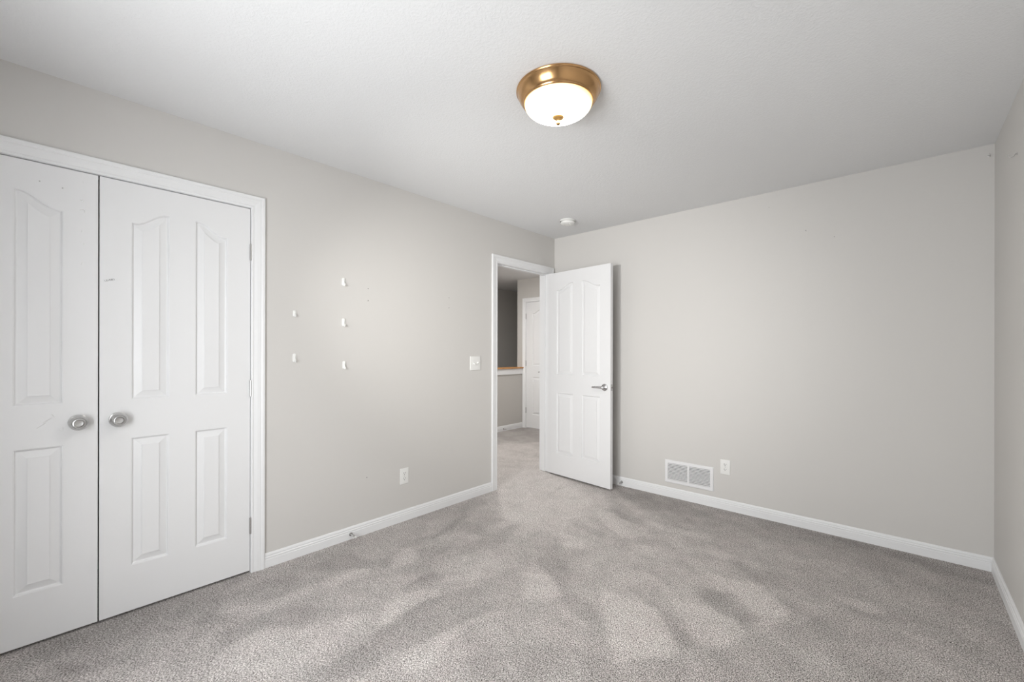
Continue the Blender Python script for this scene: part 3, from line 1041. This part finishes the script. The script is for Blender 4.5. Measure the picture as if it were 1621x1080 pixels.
hk = hook((0, -2.3140, 1.7070), 'white adhesive hook, topmost in the column of three')
for (y, z, s, lab) in ((-2.3135, 1.4410, 1, 'white adhesive hook, middle of the column of three'),
                       (-2.3095, 1.1600, 1, 'white adhesive hook, lowest in the column of three'),
                       (-2.6205, 1.4790, .74, 'smaller white adhesive hook, upper of the pair nearest the closet'),
                       (-2.6210, 1.2110, 1, 'white adhesive hook, lower of the pair nearest the closet')):
    c = copy_tree(hk, loc=(0, y, z))
    c.scale = (1, s, s) if s == 1 else (.95, 1, s)
    c['label'] = lab

# ------------------------------------------------------------------ door stops
def doorstop(loc, rot, label):
    r = tag(empty('door_stop', loc, rot), label, 'door stop', group='spring door stops on the baseboards')
    R = Matrix.Rotation(pi / 2, 4, 'X')
    bb = bm_new()
    lathe(bb, [(0, 0), (.0115, 0), (.0118, .002), (.0095, .007), (.0065, .010), (0, .010)], 24, R)
    obj('base', bb, M_BRONZE, r, smooth=40)
    bb = bm_new()
    pts = []
    turns, n = 11, 11 * 12
    for k in range(n + 1):
        a = 2 * pi * turns * k / n
        rr = .0062 - .0012 * k / n
        pts.append((rr * cos(a), -.009 - .052 * k / n, rr * sin(a)))
    tube(bb, pts, .0013, 6)
    obj('spring', bb, M_NICKEL, r, smooth=60)
    bb = bm_new()
    lathe(bb, [(0, .058), (.0062, .058), (.0068, .060), (.0068, .068), (.0055, .0725), (0, .0735)], 20, R)
    obj('tip', bb, M_RUBBER, r, smooth=40)
    return r


st = doorstop((.0120, -2.266, .0340), (0, 0, pi / 2), 'spring door stop on the baseboard between closet and outlet')
c = copy_tree(st, loc=(.790, -.0120, .0365), rot=(0, 0, 0))
c['label'] = 'spring door stop on the baseboard behind the open bedroom door'
c = copy_tree(st, loc=(-1.900, 1.229, .0365), rot=(0, 0, pi / 2))
c['label'] = 'spring door stop in the hall at the foot of the half wall'

# ------------------------------------------------------------------ nails, hooks and holes in the walls
def disc(bb, mat_, r=.0028, t=.0006):
    lathe(bb, [(0, 0), (r, 0), (r * .9, t), (0, t * 1.2)], 12, mat_)


for (y, z, r) in ((-2.1375, 1.6815, .0035), (-2.1375, 1.5985, .0038), (-1.4255, 1.6850, .0034), (-1.4255, 1.6025, .0032), (-2.1446, .3830, .0030)):
    b = bm_new()
    disc(b, Matrix.Translation((0, y, z)) @ OUT_X, r)
    obj('screw_hole', b, M_HOLE, wall_left)
for (x, z, r) in ((2.3747, 2.0403, .0022), (1.9834, 2.3287, .0020)):
    b = bm_new()
    disc(b, Matrix.Translation((x, 0, z)) @ OUT_NY, r)
    obj('screw_hole', b, M_HOLE, wall_far)
b = bm_new()
tube(b, [(0, 0, 0), (0, -.012, .001), (0, -.018, .002)], .0012, 8)
lathe(b, [(0, 0), (.0032, 0), (.0032, .001), (0, .0014)], 14, Matrix.Translation((0, -.018, .002)) @ OUT_NY)
nl = obj('wall_nail', b, M_BRONZE, loc=(2.2146, 0, 2.1077), smooth=40)
tag(nl, 'small nail high on the far wall below the ceiling line', 'nail')


def cup_hook(loc, rot, label):
    bb = bm_new()
    tube(bb, [(0, 0, 0), (0, -.007, 0)], .0024, 8)
    pts = [(0, -.007 - .011 + .011 * cos(a), -.011 * sin(a)) for a in [radians(q) for q in range(0, 215, 15)]]
    pts = [(0, -.006, 0)] + pts
    tube(bb, pts, .0013, 8)
    lathe(bb, [(0, 0), (.0055, 0), (.0055, .0012), (.002, .0025), (0, .0025)], 16, OUT_NY)
    o_ = obj('cup_hook', bb, M_NICKEL, loc=loc, rot=rot, smooth=50)
    return tag(o_, label, 'hook', group='small metal hooks high by the far corner')


cup_hook((3.0860, 0, 2.3770), (0, 0, 0), 'small metal hook on the far wall tucked in its top corner')
ch = cup_hook((W, -.6500, 2.1600), (0, 0, -pi / 2), 'small metal hook high on the narrow wall past the corner')
